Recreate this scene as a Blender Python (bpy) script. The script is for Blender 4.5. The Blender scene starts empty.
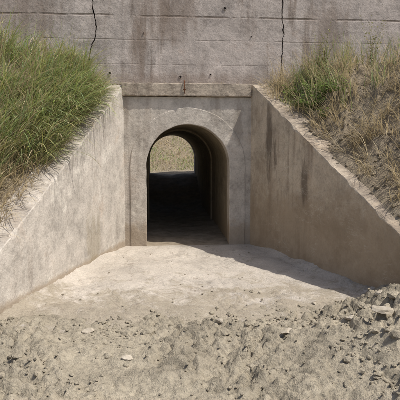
import bpy, bmesh, math, random
import numpy as np
from mathutils import Vector, noise
random.seed(7); rng=np.random.default_rng(7)
S=bpy.context.scene
S.view_settings.view_transform='Standard'; S.view_settings.look='None'; S.view_settings.exposure=0
XC=0.52; HW0=0.98; FL=0.277; R=0.652; SPR=1.24; TH=0.30
def sst(a,b,x):
    t=(x-a)/(b-a); t=0 if t<0 else (1 if t>1 else t); return t*t*(3-2*t)
def hw(y):
    if y>0: return HW0
    if y>-4.4: return HW0-FL*y
    return min(6.0,HW0+FL*4.4+0.45*(-4.4-y))
def ztop(y): return max(0.0,min(2.5,2.46+0.56*y))
def fr(x,y,z=0,o=4): return noise.fractal(Vector((x,y,z)),0.9,2.1,o)
def clod(x,y,s,wz):
    wx=x+noise.noise(Vector((x*5,y*5,wz)))*.09; wy=y+noise.noise(Vector((x*5,y*5,wz+4)))*.09
    d=noise.voronoi(Vector((wx*s,wy*s,wz)))[0]
    return sst(0,.42,d[1]-d[0])
def lumps(x,y):
    a=fr(x*2.2,y*2.2,3.1,4)*0.055
    if abs(x)<6 and y>-8:
        m=sst(-.35,.2,noise.noise(Vector((x*1.3,y*1.3,8))))
        a+=(clod(x,y,6.0,1.1)-.5)*.06*m+(clod(x,y,14,2.3)-.5)*.032*(.4+.6*m)
    return a+noise.noise(Vector((x*24,y*24,5.7)))*0.010
def H(x,y):
    if y>7.2:
        z=0.72+max(0,(y-8.6))*0.42
        return min(z,5.5)+fr(x*.5,y*.5,9,3)*0.15
    if y>0.45: return 4.9
    d=abs(x-XC)-hw(y); right=x>XC
    ch=-0.04+0.13*sst(-3.0,-4.5,y)+.035*fr(x*1.4,y*1.4,11,2)*sst(-2.6,-3.4,y)
    s=(x-2.25)*.667-(y+2.74)*.745
    mound=0.55*max(0,s)*sst(0.7,2.6,x); mound=0.75*(1-math.exp(-mound/0.75))
    L=lumps(x,y)
    ch=ch+mound+L*(0.25+0.75*sst(-2.9,-3.7,y)+ (0.6*sst(0,.3,s) if right else 0))
    inch=(y<=0.1) and d<0.045
    if inch: return ch
    zt=ztop(y) if y<0.1 else 2.46
    cap=2.5+0.13*max(0,min(d,6)) 
    slope=0.78 if not right else 0.72
    b=zt-0.03+slope*max(0,d-0.3)
    k=0.25; hh=max(0,min(1,0.5+0.5*(cap-b)/k)); b2=cap*(1-hh)+b*hh-k*hh*(1-hh)
    if b2>b: b2=b
    if d<0.3: b2=zt-0.03
    b2+=(L*1.3+fr(x*1.1,y*1.1,7,3)*0.09)*sst(0.27,0.6,d)
    if right:
        w=0.5*fr(0.0,y*2.2,2,3)
        sp=(0.05+0.09*max(0,w+0.35))*sst(-0.5,-1.5,y)
        b2+=sp*sst(0.05-.0,0.30-.16*max(0,min(1,w+.5)),d)+abs(L)*0.6*sst(0.08,0.3,d)
    else:
        b2+=0.03*sst(0.15,0.35,d)
    return max(b2,ch)
class M:
    def __init__(s,name,rough=0.95):
        s.m=bpy.data.materials.new(name); s.m.use_nodes=True; s.t=s.m.node_tree
        s.b=s.t.nodes['Principled BSDF']; s.b.inputs['Roughness'].default_value=rough
        s.b.inputs['Specular IOR Level'].default_value=0.12
        s.co=s.t.nodes.new('ShaderNodeTexCoord').outputs['Object']
    def n(s,k): return s.t.nodes.new(k)
    def l(s,a,b): s.t.links.new(a,b)
    def map(s,sc,loc=(0,0,0)):
        m=s.n('ShaderNodeMapping'); s.l(s.co,m.inputs[0]); m.inputs['Scale'].default_value=sc; m.inputs['Location'].default_value=loc; return m.outputs[0]
    def noise(s,scale,detail=4,rough=.6,vec=None,dist=0):
        n=s.n('ShaderNodeTexNoise'); n.inputs['Scale'].default_value=scale; n.inputs['Detail'].default_value=detail
        n.inputs['Roughness'].default_value=rough; n.inputs['Distortion'].default_value=dist
        s.l(vec if vec is not None else s.co,n.inputs['Vector']); return n.outputs['Fac']
    def ramp(s,f,stops):
        r=s.n('ShaderNodeValToRGB'); s.l(f,r.inputs[0]); e=r.color_ramp.elements
        while len(e)<len(stops): e.new(.5)
        for i,(p,c) in enumerate(stops):
            e[i].position=p
            if not isinstance(c,(tuple,list)): c=(c,c,c)
            e[i].color=(*c,1)
        return r.outputs[0]
    def mix(s,f,a,b,mode='MIX'):
        m=s.n('ShaderNodeMix'); m.data_type='RGBA'; m.blend_type=mode
        for sock,v in ((m.inputs[0],f),(m.inputs[6],a),(m.inputs[7],b)):
            if isinstance(v,(int,float)): sock.default_value=v
            elif isinstance(v,tuple): sock.default_value=(*v,1)
            else: s.l(v,sock)
        return m.outputs[2]
    def math(s,op,a,b=0.0,clamp=False):
        m=s.n('ShaderNodeMath'); m.operation=op; m.use_clamp=clamp
        for i,v in enumerate((a,b)):
            if isinstance(v,(int,float)): m.inputs[i].default_value=v
            else: s.l(v,m.inputs[i])
        return m.outputs[0]
    def sep(s):
        x=s.n('ShaderNodeSeparateXYZ'); s.l(s.co,x.inputs[0]); return x.outputs
    def nz(s):
        g=s.n('ShaderNodeNewGeometry'); x=s.n('ShaderNodeSeparateXYZ'); s.l(g.outputs['Normal'],x.inputs[0]); return x.outputs[2]
    def rng(s,v,a,b,c=0.,d=1.):
        m=s.n('ShaderNodeMapRange'); m.interpolation_type='SMOOTHSTEP'; s.l(v,m.inputs[0])
        for i,q in enumerate((a,b,c,d)): m.inputs[i+1].default_value=q
        return m.outputs[0]
    def out(s,col,h=None,dist=0.01,st=1.0):
        s.l(col,s.b.inputs['Base Color'])
        if h is not None:
            b=s.n('ShaderNodeBump'); b.inputs['Distance'].default_value=dist; b.inputs['Strength'].default_value=st
            s.l(h,b.inputs['Height']); s.l(b.outputs[0],s.b.inputs['Normal'])
        return s.m
def concrete(name,c,stain=(.16,.12,.09),stamt=.5,lines=None,dirtz=None,extra=None,ef_amt=.5,top=None):
    m=M(name); n1=m.noise(1.7,6,.7,dist=.4)
    col=m.ramp(n1,[(.3,tuple(v*.7 for v in c)),(.45,c),(.58,tuple(min(1,v*1.14) for v in c)),(.72,(c[0]*1.0,c[1]*.92,c[2]*.86))])
    st=m.noise(1,4,.6,m.map((7,7,.75)),.3)
    big=m.noise(.9,2,.5,m.map((1,1,.7),(4,2,1)))
    f=m.math('MULTIPLY',m.rng(st,.47,.66),m.rng(big,.38,.6),True)
    col=m.mix(m.math('MULTIPLY',f,stamt),col,stain)
    ef=m.rng(m.noise(2.7,6,.75,m.map((1,1,.7),(9,0,3))),.52,.68)
    col=m.mix(m.math('MULTIPLY',ef,ef_amt),col,tuple(min(.66,v*1.5) for v in c))
    fine=m.noise(42,4,.75); col=m.mix(.6,col,m.ramp(fine,[(.3,.6),(.5,1.0),(.7,1.18)]),'MULTIPLY')
    bl=m.noise(7,4,.7,m.map((1,1,1),(2,7,3))); col=m.mix(.6,col,m.ramp(bl,[(.33,.66),(.5,1.0),(.65,1.12)]),'MULTIPLY')
    o=m.sep(); h=m.math('ADD',m.math('MULTIPLY',bl,1.3),m.math('MULTIPLY',fine,.35))
    if lines:
        wb=m.math('MULTIPLY',m.math('SUBTRACT',m.noise(1.1,2),.5),.05); zz=m.math('ADD',o[2],wb)
        for (zl,wd,am) in lines:
            ed=m.math('ABSOLUTE',m.math('SUBTRACT',zz,zl)); ln=m.math('MULTIPLY',m.rng(ed,wd,wd*.3),m.rng(m.noise(2.3,4,.7,m.map((1,1,1),(zl,0,0))),.38,.56))
            col=m.mix(m.math('MULTIPLY',ln,am),col,(.14,.11,.09)); h=m.math('SUBTRACT',h,m.math('MULTIPLY',ln,am))
    if dirtz:
        g=m.math('ADD',m.rng(o[2],dirtz,0.0),m.math('SUBTRACT',bl,.62)); g=m.rng(g,.0,.55)
        col=m.mix(m.math('MULTIPLY',g,.7),col,(.29,.225,.155))
    if extra: col=extra(m,col,o)
    if top:
        tf=m.math('MULTIPLY',m.rng(m.nz(),.45,.75),m.rng(m.noise(3.5,6,.75,m.map((1,1,1),(6,6,1))),.38,.56,.35,1.))
        col=m.mix(m.math('MULTIPLY',tf,top),col,(.2,.165,.13))
    return m.out(col,h,.010,.9)
def stains(lst,colr=(.075,.06,.05),amt=.75):
    def f(m,col,o):
        nz=m.math('MULTIPLY',m.math('SUBTRACT',m.noise(1,5,.7,m.map((9,9,2.5))),.5),3.6)
        for (x,y,z,rx,ry,rz) in lst:
            t=[]
            for i,(c0,r0) in enumerate(((x,rx),(y,ry),(z,rz))):
                a=m.math('DIVIDE',m.math('SUBTRACT',o[i],c0),r0); t.append(m.math('MULTIPLY',a,a))
            r=m.math('ADD',m.math('ADD',t[0],t[1]),t[2]); r=m.math('ADD',r,nz)
            col=m.mix(m.math('MULTIPLY',m.rng(r,1.3,.0),amt),col,colr)
        return col
    return f
def rightx(m,col,o):
    col=stains([(1.66,-.57,1.65,.3,.10,.6),(1.72,-.75,1.5,.3,.06,.3),(1.95,-1.5,1.1,.4,.1,.3)],(.085,.065,.05),.75)(m,col,o)
    # pale scratch-like drip/scour marks
    sc=m.noise(1,5,.7,m.map((1.2,1.2,6),(3,1,2)),1.6); ln=m.rng(m.math('ABSOLUTE',m.math('SUBTRACT',sc,.5)),.012,.003)
    ln=m.math('MULTIPLY',ln,m.rng(m.noise(1.5,3,.6,m.map((1,1,1),(1,9,1))),.5,.6))
    col=m.mix(m.math('MULTIPLY',ln,.55),col,(.55,.5,.42))
    dk=m.rng(m.noise(1.6,5,.7,m.map((1,1,1.2),(7,7,7))),.5,.64)
    return m.mix(m.math('MULTIPLY',dk,.35),col,(.22,.165,.11))
M_upper=concrete('weathered_wall_concrete',(.40,.352,.318),stamt=.6,lines=[(3.56,.02,.8),(3.2,.014,.35),(2.82,.012,.3),(3.95,.015,.5)],
   extra=stains([(.2,.3,3.6,.6,1,.5),(-.25,.3,3.0,.15,1,.5),(2.8,.3,3.3,.4,1,.6),(-1.9,.3,3.6,.5,1,.5),(.5,.3,2.55,1.8,1,.16)],(.21,.16,.125),.5))
M_head=concrete('headwall_concrete',(.45,.405,.35),dirtz=.6,stamt=.3,ef_amt=.6,extra=stains([(.95,-.05,2.1,.09,.5,.25),(-.42,-.05,2.1,.05,.5,.3),(1.3,-.05,1.9,.08,.5,.4)],(.2,.165,.13),.5))
M_capm=concrete('cap_concrete',(.35,.295,.235),stamt=.5)
M_left=concrete('left_wing_concrete',(.45,.41,.36),dirtz=.18,stamt=.35,ef_amt=.7,top=.5,extra=stains([(-.8,-1.2,.3,.1,.4,.5)],(.25,.21,.14),.5))
M_right=concrete('right_wing_concrete',(.46,.39,.305),dirtz=1.5,stamt=.5,ef_amt=.5,top=.85,extra=rightx)
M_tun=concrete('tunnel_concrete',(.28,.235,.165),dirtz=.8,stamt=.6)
def soil(name,c):
    m=M(name,1.0); o=m.sep()
    col=m.ramp(m.noise(1.3,6,.7),[(.3,tuple(v*.72 for v in c)),(.5,c),(.66,tuple(v*1.2 for v in c))])
    f=m.noise(30,5,.75); col=m.mix(.8,col,m.ramp(f,[(.3,.5),(.5,1.0),(.7,1.25)]),'MULTIPLY')
    h=m.math('ADD',f,m.math('MULTIPLY',m.noise(8,4,.65),1.2))
    br=m.rng(o[2],.45,1.1)
    col=m.mix(m.math('MULTIPLY',br,.75),col,m.mix(m.noise(9,4,.7),(.17,.132,.092),(.33,.265,.185)))
    return m.out(col,h,.03,1.0)
M_soil=soil('dry_soil',(.375,.328,.25))
def apron():
    m=M('silt_covered_concrete',.95); o=m.sep()
    c=(.545,.488,.42)
    col=m.ramp(m.noise(1.3,7,.72,dist=.5),[(.3,tuple(v*.76 for v in c)),(.5,c),(.66,tuple(v*1.12 for v in c))])
    d=m.noise(3.2,7,.75,dist=.6); g=m.rng(o[1],-1.6,-3.6)
    dm=m.rng(m.math('ADD',d,m.math('MULTIPLY',g,.24)),.55,.72)
    col=m.mix(m.math('MULTIPLY',dm,.85),col,(.36,.31,.235))
    dk=m.rng(m.noise(4.5,6,.8,m.map((1.3,1,1),(2,5,5))),.55,.66); col=m.mix(m.math('MULTIPLY',dk,.5),col,(.26,.215,.165))
    f=m.noise(48,5,.8); col=m.mix(.7,col,m.ramp(f,[(.3,.55),(.5,1.0),(.7,1.15)]),'MULTIPLY')
    h=m.math('ADD',m.math('MULTIPLY',d,2.0),m.math('MULTIPLY',f,.6))
    return m.out(col,h,.024,1.0)
M_apron=apron()
def simple(name,a,b,scale=20,rough=.9):
    m=M(name,rough); return m.out(m.ramp(m.noise(scale,4,.7),[(.3,a),(.7,b)]),m.noise(scale*3,3,.7),.004,.6)
M_stone=simple('stone',(.28,.24,.18),(.46,.41,.34),14)
M_rust=simple('rusted_iron',(.09,.035,.018),(.19,.085,.045),60,.8)
M_dark=simple('filler_and_hole_shade',(.01,.009,.008),(.025,.02,.018),30)  # near-black for the joint filler and for painted shade in weep holes
def leafmat(name,tr=.3):
    m=M(name,.6); a=m.n('ShaderNodeAttribute'); a.attribute_name='Col'
    m.l(a.outputs['Color'],m.b.inputs['Base Color'])
    t=m.n('ShaderNodeBsdfTranslucent'); m.l(a.outputs['Color'],t.inputs[0])
    x=m.n('ShaderNodeMixShader'); x.inputs[0].default_value=tr
    m.l(m.b.outputs[0],x.inputs[1]); m.l(t.outputs[0],x.inputs[2]); m.l(x.outputs[0],m.t.nodes['Material Output'].inputs[0]); return m.m
M_leaf=leafmat('grass_blades')
def mk(name,V,F,mat,parent=None,smooth=False):
    me=bpy.data.meshes.new(name); me.from_pydata([tuple(v) for v in V],[],[tuple(f) for f in F]); me.update()
    bm=bmesh.new(); bm.from_mesh(me); bmesh.ops.recalc_face_normals(bm,faces=bm.faces); bm.to_mesh(me); bm.free()
    ob=bpy.data.objects.new(name,me); S.collection.objects.link(ob); me.materials.append(mat)
    if smooth: me.polygons.foreach_set('use_smooth',[True]*len(me.polygons))
    if parent: ob.parent=parent
    return ob
def empty(name):
    e=bpy.data.objects.new(name,None); S.collection.objects.link(e); e.empty_display_size=.2; return e
def bevel(ob,w=.012,seg=2):
    b=ob.modifiers.new('b','BEVEL'); b.width=w; b.segments=seg; b.limit_method='ANGLE'; b.angle_limit=math.radians(40)
def lin(a,b,s): return list(np.arange(a,b,s))
def grow(a,end,st,k=1.25):
    o=[];x=a
    while abs(x)<abs(end): o.append(x); x+=st; st*=k
    return o
xs=lin(-2.7,4.1,.019); xs=sorted([-v for v in grow(2.73,400,.06)]+xs+grow(4.13,400,.06))
ys=lin(-5.5,.62,.019); ys=sorted([-v for v in grow(5.53,400,.05)]+ys+[.7,1.5,3,5,6.5,7.1,7.19,7.21,7.3]+grow(7.42,400,.12,1.12))
nx,ny=len(xs),len(ys)
V=[(x,y,H(x,y)) for y in ys for x in xs]; F=[]
for j in range(ny-1):
    ym=(ys[j]+ys[j+1])/2
    for i in range(nx-1):
        xm=(xs[i]+xs[i+1])/2
        if abs(xm-XC)<.70 and (0.05<ym<0.16 or 7.15<ym<7.25): continue
        a=j*nx+i; F.append((a,a+1,a+nx+1,a+nx))
g=mk('ground',V,F,M_soil,smooth=True)
def arch_wall(name,x0,x1,zt,y0,y1,mat,parent,r=R,spr=SPR,zb=-.3):
    inn=[];out=[]
    xl=x0-XC; xr=x1-XC; zz=zt-spr
    inn+=[(-r,zb),(-r,.6)]; out+=[(xl,zb),(xl,.6)]
    angs=sorted(set([math.pi-math.pi*i/32 for i in range(33)]+[math.atan2(zz,xl),math.atan2(zz,xr)]),reverse=True)
    for a in angs:
        c,s=math.cos(a),math.sin(a); inn.append((r*c,spr+r*s))
        k=1e9
        if s>1e-6: k=min(k,zz/s)
        if c>1e-6: k=min(k,xr/c)
        if c<-1e-6: k=min(k,xl/c)
        out.append((c*k,spr+s*k))
    inn+=[(r,.6),(r,zb)]; out+=[(xr,.6),(xr,zb)]
    n=len(inn); V=[];F=[]
    for P,y in ((inn,y0),(out,y0),(inn,y1),(out,y1)):
        V+=[(XC+p[0],y,p[1]) for p in P]
    for i in range(n-1):
        F+=[(i,i+1,n+i+1,n+i),(2*n+i,2*n+i+1,3*n+i+1,3*n+i),(i,i+1,2*n+i+1,2*n+i),(n+i,n+i+1,3*n+i+1,3*n+i)]
    F+=[(0,n,3*n,2*n),(n-1,2*n-1,4*n-1,3*n-1)]
    return mk(name,V,F,mat,parent)
cul=empty('culvert')
hwall=arch_wall('headwall',XC-HW0-TH,XC+HW0+TH,2.30,0,.30,M_head,cul); bevel(hwall,.01)
def ring(name,r0,r1,y0,y1,mat,parent,n=40,zb=-.2,spr=SPR,rag=0):
    P0=[(-r0,zb)]+[(-r0,zb+(spr-zb)*k/20) for k in range(1,20)]+[(r0*math.cos(math.pi-math.pi*i/n),spr+r0*math.sin(math.pi*i/n)) for i in range(n+1)]+[(r0,spr-(spr-zb)*k/20) for k in range(1,20)]+[(r0,zb)]
    P1=[(p[0]*r1/r0,p[1]) if p[1]<=spr else (p[0]*r1/r0,spr+(p[1]-spr)*r1/r0) for p in P0]
    def rg(p,k): 
        v=noise.noise_vector(Vector((p[0]*5,p[1]*5,k)))*rag+noise.noise_vector(Vector((p[0]*15,p[1]*15,k)))*rag*.6
        return (p[0]+v.x,p[1]+v.y)
    if rag: P0=[rg(p,1) for p in P0]; P1=[rg(p,7) for p in P1]
    V=[];N=len(P0)
    for P,y in ((P0,y0),(P1,y0),(P0,y1),(P1,y1)): V+=[(XC+p[0],y,p[1]) for p in P]
    F=[]
    for i in range(N-1): F+=[(i,i+1,N+i+1,N+i),(2*N+i,2*N+i+1,3*N+i+1,3*N+i),(i,i+1,2*N+i+1,2*N+i),(N+i,N+i+1,3*N+i+1,3*N+i)]
    F+=[(0,N,3*N,2*N),(N-1,2*N-1,4*N-1,3*N-1)]
    return mk(name,V,F,mat,parent)
rg_=ring('arch_surround',R-.008,R+.24,-.013,.02,M_head,cul,rag=.008); bevel(rg_,.008,3)
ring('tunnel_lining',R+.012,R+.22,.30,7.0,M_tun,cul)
ring('tunnel_rib',R-.02,R+.05,2.6,2.75,M_tun,cul)
arch_wall('outlet_headwall',-6,7,4.98,7.0,7.4,M_upper,cul)
def noisy_box(name,x0,x1,y0,y1,z0,z1,mat,parent,step=.02,amp=.003):
    c=.012; prof=[(y1,z0),(y0+c,z0),(y0+.003,z0+.003),(y0,z0+c)]+[(y0,z0+(z1-z0)*k/8) for k in range(1,8)]+[(y0,z1-c),(y0+.003,z1-.003),(y0+c,z1)]+[(y0+(y1-y0)*k/6,z1) for k in range(1,6)]+[(y1,z1)]
    n=max(2,int((x1-x0)/step)); V=[];F=[];m=len(prof)
    for j in range(n+1):
        x=x0+(x1-x0)*j/n
        for (y,z) in prof:
            e=noise.noise_vector(Vector((x*5,y*5,z*5)))*amp+noise.noise_vector(Vector((x*22,y*22,z*22)))*amp*1.2
            q=1.8 if (z>z1-.02 and y<y0+.02) or (z<z0+.02 and y<y0+.02) else 1
            ey=e.y*q if y<y1 else 0
            V.append((x,y+ey,z+e.z*q if y<y1 else z))
    for j in range(n):
        for i in range(m): a=j*m+i; b=j*m+(i+1)%m; F.append((a,b,b+m,a+m))
    F.append(tuple(range(m))); F.append(tuple(n*m+i for i in range(m)))
    return mk(name,V,F,mat,parent)
noisy_box('cap_beam',XC-HW0-.02,XC+HW0-.008,-.05,.295,2.305,2.50,M_capm,cul)
noisy_box('cap_end_a',XC-HW0-TH,XC-HW0-.024,.008,.295,2.305,2.47,M_left,cul)
noisy_box('cap_end_b',XC+HW0-.002,XC+HW0+TH+.1,.008,.295,2.305,2.49,M_capm,cul)
def wing(name,sg,mat):
    n=220; 
    ksteps=[(0,-.3)]+[(0,t) for t in (0,.12,.3,.5,.7,.88,.985)]+[(.005,1.),( .03,1.),(.1,1.),(.2,1.),(.27,1.),(TH,1.),(TH,-.3)]
    V=[];F=[];m=len(ksteps)
    for j in range(n+1):
        y=-4.45*j/n; zt=2.46+.56*y+(.04 if sg>0 else 0)*(1+y/4.45)
        chip=max(0,noise.noise(Vector((y*6,sg*3,4)))-.12)*.08
        for (o,t) in ksteps:
            z=zt*t if t>=0 else -.3
            z=max(z,-.3)
            p=Vector((XC+sg*(HW0-FL*y+o),y,z))
            e=noise.noise_vector(p*5)*.006+noise.noise_vector(p*22)*.003
            if t>.98 and o<.03: e=e*1.8; e.z-=chip
            if y<-.01: p+=Vector((e.x,0,e.z if t>0.9 else 0))
            V.append(p)
    for j in range(n):
        for i in range(m-1):
            a=j*m+i; F.append((a,a+1,a+m+1,a+m))
        F.append((j*m,j*m+m-1,(j+1)*m+m-1,(j+1)*m))
    F.append(tuple(range(m))); F.append(tuple(n*m+i for i in range(m)))
    return mk(name,V,F,mat,cul)
wing('wing_wall_a',-1,M_left); wing('wing_wall_b',1,M_right)
V=[];F=[];NX=180;NY=240
for j in range(NY+1):
    y=-4.2*j/NY; w=HW0-FL*y+.05
    for i in range(NX+1):
        x=XC-w+2*w*i/NX
        k=(x-XC)/w; q=sst(0,-.6,y)
        rut=noise.noise(Vector((k*5.5+.5*noise.noise(Vector((x,y*1.2,3))),y*.9,2)))*.022
        mk_=sst(-.1,.4,noise.noise(Vector((x*1.5,y*1.5,18)))+.4*sst(-2,-3.5,y))
        z=fr(x*2.1,y*2.1,4,5)*.022+rut+(clod(x,y,9,4.4)-.6)*.016*mk_+noise.noise(Vector((x*18,y*18,3)))*.004
        z+=.05*sst(.88,.98,abs(k))
        V.append((x,y,z*q+.002))
for j in range(NY):
    for i in range(NX): a=j*(NX+1)+i; F.append((a,a+1,a+NX+2,a+NX+1))
mk('apron_slab',V,F,M_apron,cul,True)
V=[];F=[];NX=24;NY=160
for j in range(NY+1):
    y=.0+7.6*j/NY
    for i in range(NX+1):
        x=XC-.70+1.4*i/NX
        V.append((x,y,-.002+fr(x*2,y*2,6,4)*.03*sst(0,.5,y)+.74*sst(4.6,7.0,y)+.08*abs(x-XC)*sst(0,2,y)))
for j in range(NY):
    for i in range(NX): a=j*(NX+1)+i; F.append((a,a+1,a+NX+2,a+NX+1))
M_floor=simple('dark_silt',(.17,.14,.10),(.34,.285,.22),6)  # silt in a darker tone than the apron
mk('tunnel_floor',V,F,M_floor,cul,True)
uw=empty('retaining_wall')
zsq=np.linspace(2.3,5.0,110)
def joint(X0,seed,dev):
    return [X0+noise.noise(Vector((seed,z*4,0)))*.02+noise.noise(Vector((seed,z*14,0)))*.02+noise.noise(Vector((seed,z*35,0)))*.008+dev(z) for z in zsq]
jl=joint(-.93,1.3,lambda z:.05*math.exp(-((z-3.35)/.2)**2)-.06*sst(3.2,2.9,z))
jr=joint(2.04,8.1,lambda z:.02*math.exp(-((z-3.3)/.3)**2))
def gap(z,k): return (.007+.006*noise.noise(Vector((k,z*9,2))))*sst(2.5,2.95,z)+.0015
def panel(name,xa,xb,y0,y1):
    n=len(zsq);V=[];F=[]
    for y in (y0,y1):
        for i in range(n): V.append((xa[i],y,zsq[i])); V.append((xb[i],y,zsq[i]))
    o=2*n
    for i in range(n-1):
        a=2*i; F+=[(a,a+1,a+3,a+2),(o+a,o+a+1,o+a+3,o+a+2),(a,a+2,o+a+2,o+a),(a+1,a+3,o+a+3,o+a+1)]
    F+=[(0,1,o+1,o),(2*n-2,2*n-1,o+2*n-1,o+2*n-2)]
    return mk(name,V,F,M_upper,uw)
n=len(zsq)
panel('panel_1',[-7]*n,[jl[i]-gap(zsq[i],1) for i in range(n)],.30,.6)
panel('panel_2',[jl[i]+gap(zsq[i],1) for i in range(n)],[jr[i]-gap(zsq[i],5) for i in range(n)],.306,.6)
panel('panel_3',[jr[i]+gap(zsq[i],5) for i in range(n)],[8]*n,.302,.6)
mk('joint_filler',[(-7,.61,2.3),(8,.61,2.3),(8,.61,4.98),(-7,.61,4.98),(-7,.75,2.3),(8,.75,2.3),(8,.75,4.98),(-7,.75,4.98)],[(0,1,2,3),(4,5,6,7),(0,1,5,4),(2,3,7,6),(0,3,7,4),(1,2,6,5)],M_dark,uw)
def weep(x,z,r=.022,y=.30):
    V=[];F=[];k=16
    for (rr,yy) in ((r*1.35,y+.01),(r*1.3,y-.006),(r,y-.006),(r*.9,y+.004)):
        for i in range(k): a=2*math.pi*i/k; V.append((x+rr*math.cos(a),yy,z+rr*math.sin(a)))
    for s in range(3):
        for i in range(k): F.append((s*k+i,s*k+(i+1)%k,(s+1)*k+(i+1)%k,(s+1)*k+i))
    mk('weep_pipe',V,F,M_upper,uw)
    V=[(x+r*.95*math.cos(2*math.pi*i/k),y-.003,z+r*.95*math.sin(2*math.pi*i/k)) for i in range(k)]
    mk('weep_mouth_shade',V,[tuple(range(k))],M_dark,uw)  # flat disc, the shade inside the pipe is put into its colour
for x,z,r in ((1.12,3.70,.02),(-.68,2.68,.02),(.42,2.64,.018),(2.02,2.64,.02),(-.15,3.3,.008),(1.55,3.28,.008),(.9,2.68,.012)): weep(x,z,r)
br=empty('rusty_bracket')
def rod(name,pts,r,mat,parent):
    cu=bpy.data.curves.new(name,'CURVE'); cu.dimensions='3D'; cu.bevel_depth=r; cu.bevel_resolution=3
    sp=cu.splines.new('POLY'); sp.points.add(len(pts)-1)
    for p,q in zip(sp.points,pts): p.co=(*q,1)
    cu.materials.append(mat); ob=bpy.data.objects.new(name,cu); S.collection.objects.link(ob); ob.parent=parent
rod('rod',[(.46,.05,2.49),(.46,-.04,2.54),(.465,-.072,2.52),(.465,-.075,2.38),(.47,-.07,2.34)],.007,M_rust,br)
rod('pin',[(.44,-.062,2.40),(.49,-.066,2.405)],.006,M_rust,br)
bm=bmesh.new(); bmesh.ops.create_icosphere(bm,subdivisions=2,radius=1); icoV=np.array([v.co[:] for v in bm.verts]); icoF=np.array([[v.index for v in f.verts] for f in bm.faces]); bm.free()
def stones(name,items,mat):
    VV=[];FF=[];o=0
    for (x,y,z,r,fl) in items:
        A=icoV.copy(); 
        for _ in range(5):
            d=rng.normal(size=3); d/=np.linalg.norm(d); k=rng.uniform(.45,.85); p=A@d; A-=np.outer(np.maximum(p-k,0),d)
        A*=r*np.array([rng.uniform(.8,1.4),rng.uniform(.7,1.2),fl]); A+=rng.normal(size=A.shape)*r*.04
        a=rng.uniform(0,6.28); c,s=math.cos(a),math.sin(a); A=A@np.array([[c,s,0],[-s,c,0],[0,0,1]])
        VV.append(A+np.array([x,y,z+r*fl*.2])); FF.append(icoF+o); o+=len(A)
    V=np.vstack(VV);F=np.vstack(FF)
    me=bpy.data.meshes.new(name); me.from_pydata(V.tolist(),[],F.tolist()); me.materials.append(mat)
    ob=bpy.data.objects.new(name,me); S.collection.objects.link(ob); return ob
it=[]
while len(it)<2400:
    x=random.uniform(-1.9,3.6); y=random.uniform(-5.6,-2.6)
    s=(x-2.25)*.667-(y+2.74)*.745
    edge=math.exp(-((y+3.65)/.3)**2)
    cl_=sst(-.1,.4,noise.noise(Vector((x*1.7,y*1.7,33))))
    p=(.3*sst(-3.4,-3.8,y)+.5*edge+.5*sst(0,.3,s)*(x>1.2))*(.15+cl_)+.008
    if random.random()>p: continue
    if abs(x-XC)>hw(y)-.03 and y>-4.4: continue
    r=.004+.007*random.paretovariate(1.9)*.7; r=min(r,.055)
    z=max(H(x,y),0 if y>-4.2 else -1); it.append((x,y,z,r,random.uniform(.5,.85)))
for _ in range(110):
    y=random.uniform(-3.5,-.1); x=XC+random.uniform(-1,1)*(hw(y)-.05); it.append((x,y,0,random.uniform(.004,.012),.7))
for _ in range(170): it.append((random.uniform(-.8,1.9),random.uniform(.1,.28),2.495,random.uniform(.006,.022),.6))
for _ in range(260):   # clods on right bank and coping
    y=U_=random.uniform(-3.3,-.2); x=XC+hw(y)+random.triangular(.06,1.3,.25); it.append((x,y,max(H(x,y),ztop(y)),random.uniform(.006,.03),.8))
stones('gravel',it,M_soil)
big=[(1.62,-4.55,.08,.35),(1.0,-4.25,.05,.5),(.55,-3.8,.045,.5),(-.55,-3.9,.05,.5),(2.05,-3.3,.05,.6),(2.3,-3.5,.06,.7),(1.55,-4.15,.05,.4),(-.2,-4.6,.05,.4),(2.1,-4.2,.06,.6),(1.1,-2.75,.02,.7),(1.55,-3.2,.03,.7),(2.0,-3.7,.05,.7),(1.85,-4.6,.06,.6)]
stones('rocks',[(x,y,max(0,H(x,y)),r,f) for x,y,r,f in big],M_stone)
class Blades:
    def __init__(s): s.V=[];s.F=[];s.C=[];s.o=0
    def add(s,base,az,L,lean,curl,w,col,seg=5,col2=None):
        p=np.array(base,float); ph=lean; st=L/seg; tw=random.uniform(-.9,.9)
        side=np.array([-math.sin(az+tw),math.cos(az+tw),0])
        wob=random.uniform(-.25,.25)
        for i in range(seg+1):
            t=i/seg; ww=w*(1-t**1.8)*(.6+.4*min(1,t*4))+.0006
            s.V.append(p-side*ww/2); s.V.append(p+side*ww/2)
            c=col if col2 is None else tuple(col2[k]*(1-min(1,t*1.6))+col[k]*min(1,t*1.6) for k in range(3))
            s.C+= [(*c,1)]*2
            ph=lean+curl*t; a2=az+wob*t
            p=p+np.array([math.sin(ph)*math.cos(a2),math.sin(ph)*math.sin(a2),math.cos(ph)])*st
            if i<seg: a=s.o+2*i; s.F.append((a,a+1,a+3,a+2))
        s.o+=2*(seg+1)
    def quad(s,P,col):
        s.V+=[np.array(q) for q in P]; s.C+=[(*col,1)]*4; s.F.append((s.o,s.o+1,s.o+2,s.o+3)); s.o+=4
    def build(s,name):
        me=bpy.data.meshes.new(name); me.from_pydata([tuple(v) for v in s.V],[],s.F); me.materials.append(M_leaf)
        a=me.color_attributes.new('Col','FLOAT_COLOR','POINT'); a.data.foreach_set('color',np.array(s.C,dtype=np.float32).ravel())
        ob=bpy.data.objects.new(name,me); S.collection.objects.link(ob); return ob
U=random.uniform
def green(g=1): 
    k=U(.65,1.3)*g; return (.32*k*U(.8,1.2),.365*k,.15*k*U(.7,1.3))
def dry():
    k=U(.6,1.25); return (.52*k,.43*k,.27*k)
B=Blades()
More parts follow.
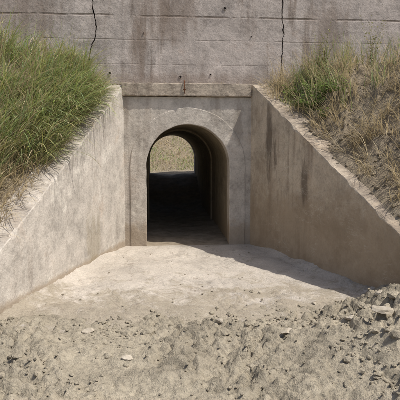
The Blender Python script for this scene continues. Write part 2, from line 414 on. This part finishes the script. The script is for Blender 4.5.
for _ in range(290):
    y=U(-2.75,.12); d=abs(random.triangular(.25,1.9,.5))
    if d<.4 and (y>-.3 or y<-2.2): continue
    n=random.randint(14,26); isdry=random.random()<.10; hgt=U(.55,1.3); az0=random.gauss(-.5,.9)
    for _ in range(n):
        yy=y+random.gauss(0,.05); dd=max(.16,d+random.gauss(0,.05)); x=XC-hw(min(yy,0))-dd
        if yy>.25: continue
        z=H(x,yy)
        az=random.gauss(az0,.7) if random.random()<.75 else U(0,6.28)
        L=U(.35,.68)*hgt*(1 if dd>.45 else .75)
        c=dry() if (isdry or random.random()<.12) else green()
        B.add((x,yy,z-.01),az,L,U(.05,.45),U(.6,2.1),U(.008,.017),c,6,dry() if random.random()<.4 else None)
# arching tufts that hang over the coping
for _ in range(85):
    y=U(-2.1,-.15); d=U(.22,.6); n=random.randint(14,30); az0=random.gauss(-.45,.45); hg=U(.75,1.25)*(.6 if y>-.45 else 1)
    for _ in range(n):
        yy=y+random.gauss(0,.05); dd=max(.18,d+random.gauss(0,.05)); x=XC-hw(yy)-dd
        B.add((x,yy,H(x,yy)-.01),random.gauss(az0,.5),U(.4,.78)*hg,U(.15,.7),U(1.2,2.3),U(.008,.016),dry() if random.random()<.16 else green(),7,dry() if random.random()<.4 else None)
for _ in range(2000):
    y=U(-3.2,-.2); d=U(.17,.5) if random.random()<.7 else U(.3,1.2); x=XC-hw(y)-d
    B.add((x,y,H(x,y)),random.gauss(-.5,.9),U(.12,.42),U(.5,1.2),U(.5,1.6),U(.003,.008),dry(),4)
for _ in range(90):
    y=U(-2.2,.1); d=U(.5,1.8); x=XC-hw(min(y,0))-d
    B.add((x,y,H(x,y)),U(-1.5,1.5),U(.55,.98),U(0,.25),U(.1,.8),.007,dry() if random.random()<.4 else green(),6)
B.build('tall_grass')
B=Blades()
for _ in range(300):
    y=U(-3.6,.15); d=random.triangular(.14,2.0,.3); 
    n=random.randint(5,26); az0=random.gauss(math.pi+.6,.7); hg=U(.7,1.45)
    for _ in range(n):
        yy=y+random.gauss(0,.04); 
        if yy>.25: continue
        x=XC+hw(min(yy,0))+max(.14,d+random.gauss(0,.05))
        B.add((x,yy,H(x,yy)-.005),random.gauss(az0,.45),U(.1,.36)*hg,U(.3,1.3),U(.4,1.6),U(.003,.009),dry(),4)
for _ in range(75):
    y=U(-1.3,.2); d=U(.35,1.9); n=random.randint(6,16); gg=random.random()<.4
    for _ in range(n):
        yy=min(.25,y+random.gauss(0,.05)); x=XC+hw(min(yy,0))+d+random.gauss(0,.05)
        B.add((x,yy,H(x,yy)),U(0,6.28),U(.2,.6),U(0,.4),U(.1,1.0),U(.004,.009),green(.9) if gg else dry(),5)
for _ in range(34):   # green clumps near the top corner
    y=U(-1.0,-.1); d=U(.25,.9)
    for _ in range(20):
        yy=y+random.gauss(0,.04); x=XC+hw(yy)+max(.2,d+random.gauss(0,.05))
        B.add((x,yy,H(x,yy)),U(0,6.28),U(.12,.32),U(0,.7),U(.4,1.6),U(.006,.013),green(.8),5)
for _ in range(160):
    x=U(-.6,2.0); B.add((x,U(.24,.29),2.49),U(3.3,6.1),U(.03,.1),U(.1,.7),U(.2,1.2),.004,dry(),3)
B.build('dry_grass')
def weed(B,x,y,hh,n,lw,spread,col):
    z0=H(x,y)
    for s in range(n):
        az=U(0,6.28); L=hh*U(.6,1); lean=U(0,spread); p=np.array([x+random.gauss(0,.03),y+random.gauss(0,.03),z0])
        B.add(tuple(p),az,L,lean,.3,.006,(.2,.19,.09),5)
        k=int(L/.02)
        for i in range(k):
            t=(i+1)/k; ph=lean+.15*t; q=p+np.array([math.sin(ph)*math.cos(az),math.sin(ph)*math.sin(az),math.cos(ph)])*L*t
            a=U(0,6.28); l=lw*U(.6,1.2)*(1.1-.5*t); e=U(-.3,.6)
            d=np.array([math.cos(a)*math.cos(e),math.sin(a)*math.cos(e),math.sin(e)]); sd=np.array([-math.sin(a),math.cos(a),U(-.3,.3)])*l*.28
            kk=U(.7,1.3); B.quad((q,q+d*l*.5+sd,q+d*l,q+d*l*.5-sd),tuple(c*kk for c in col))
B=Blades()
for (x,y,h,n) in ((2.1,-.75,.28,14),(2.22,-.95,.28,14),(2.38,-.9,.26,12),(2.0,-.45,.24,10),(2.5,-1.1,.22,10),(2.25,-1.2,.2,10),(2.3,-.6,.3,12)):
    weed(B,x,y,h,n,.08,1.1,(.2,.29,.085))
B.build('leafy_weed')
for (x,y,h) in ((2.55,-.1,.72),(3.25,-.35,.85),(2.95,-.1,.55)):
    B=Blades(); weed(B,x,y,h,9,.055,.4,(.27,.27,.14)); weed(B,x+.08,y,h*.6,7,.045,.7,(.38,.32,.19)); B.build('weed_plant')
B=Blades()
for _ in range(9000):
    x=U(-2.2,1.6); y=U(8.6,13.5); B.add((x,y,H(x,y)),U(0,6.28),U(.04,.15),U(0,1.0),U(.2,1.2),U(.008,.02),green(1.0) if noise.noise(Vector((x*1.5,y*1.5,2)))+U(-.3,.4)>0 else dry(),2)
B.build('meadow_grass')
el=math.radians(60); th=math.radians(24)
sd=Vector((math.cos(th)*math.cos(el),-math.sin(th)*math.cos(el),math.sin(el)))
L=bpy.data.lights.new('sun','SUN'); L.energy=4.7; L.angle=math.radians(.5); L.color=(1,.955,.875)
lo=bpy.data.objects.new('sun',L); S.collection.objects.link(lo); lo.rotation_euler=sd.to_track_quat('Z','Y').to_euler()
w=bpy.data.worlds.new('World'); S.world=w; w.use_nodes=True; nt=w.node_tree
sk=nt.nodes.new('ShaderNodeTexSky'); sk.sky_type='NISHITA'; sk.sun_disc=False; sk.sun_elevation=el; sk.sun_rotation=math.atan2(sd.x,sd.y)
sk.dust_density=3.0
bg=nt.nodes['Background']; bg.inputs[1].default_value=.15; nt.links.new(sk.outputs[0],bg.inputs[0])
cam=bpy.data.cameras.new('camera'); co=bpy.data.objects.new('camera',cam); S.collection.objects.link(co); S.camera=co
cam.sensor_width=36; cam.lens=36*520/400; cam.clip_end=2000
co.location=(0,-8.05,1.52); co.rotation_euler=(math.radians(90-5.7),0,math.radians(-5))
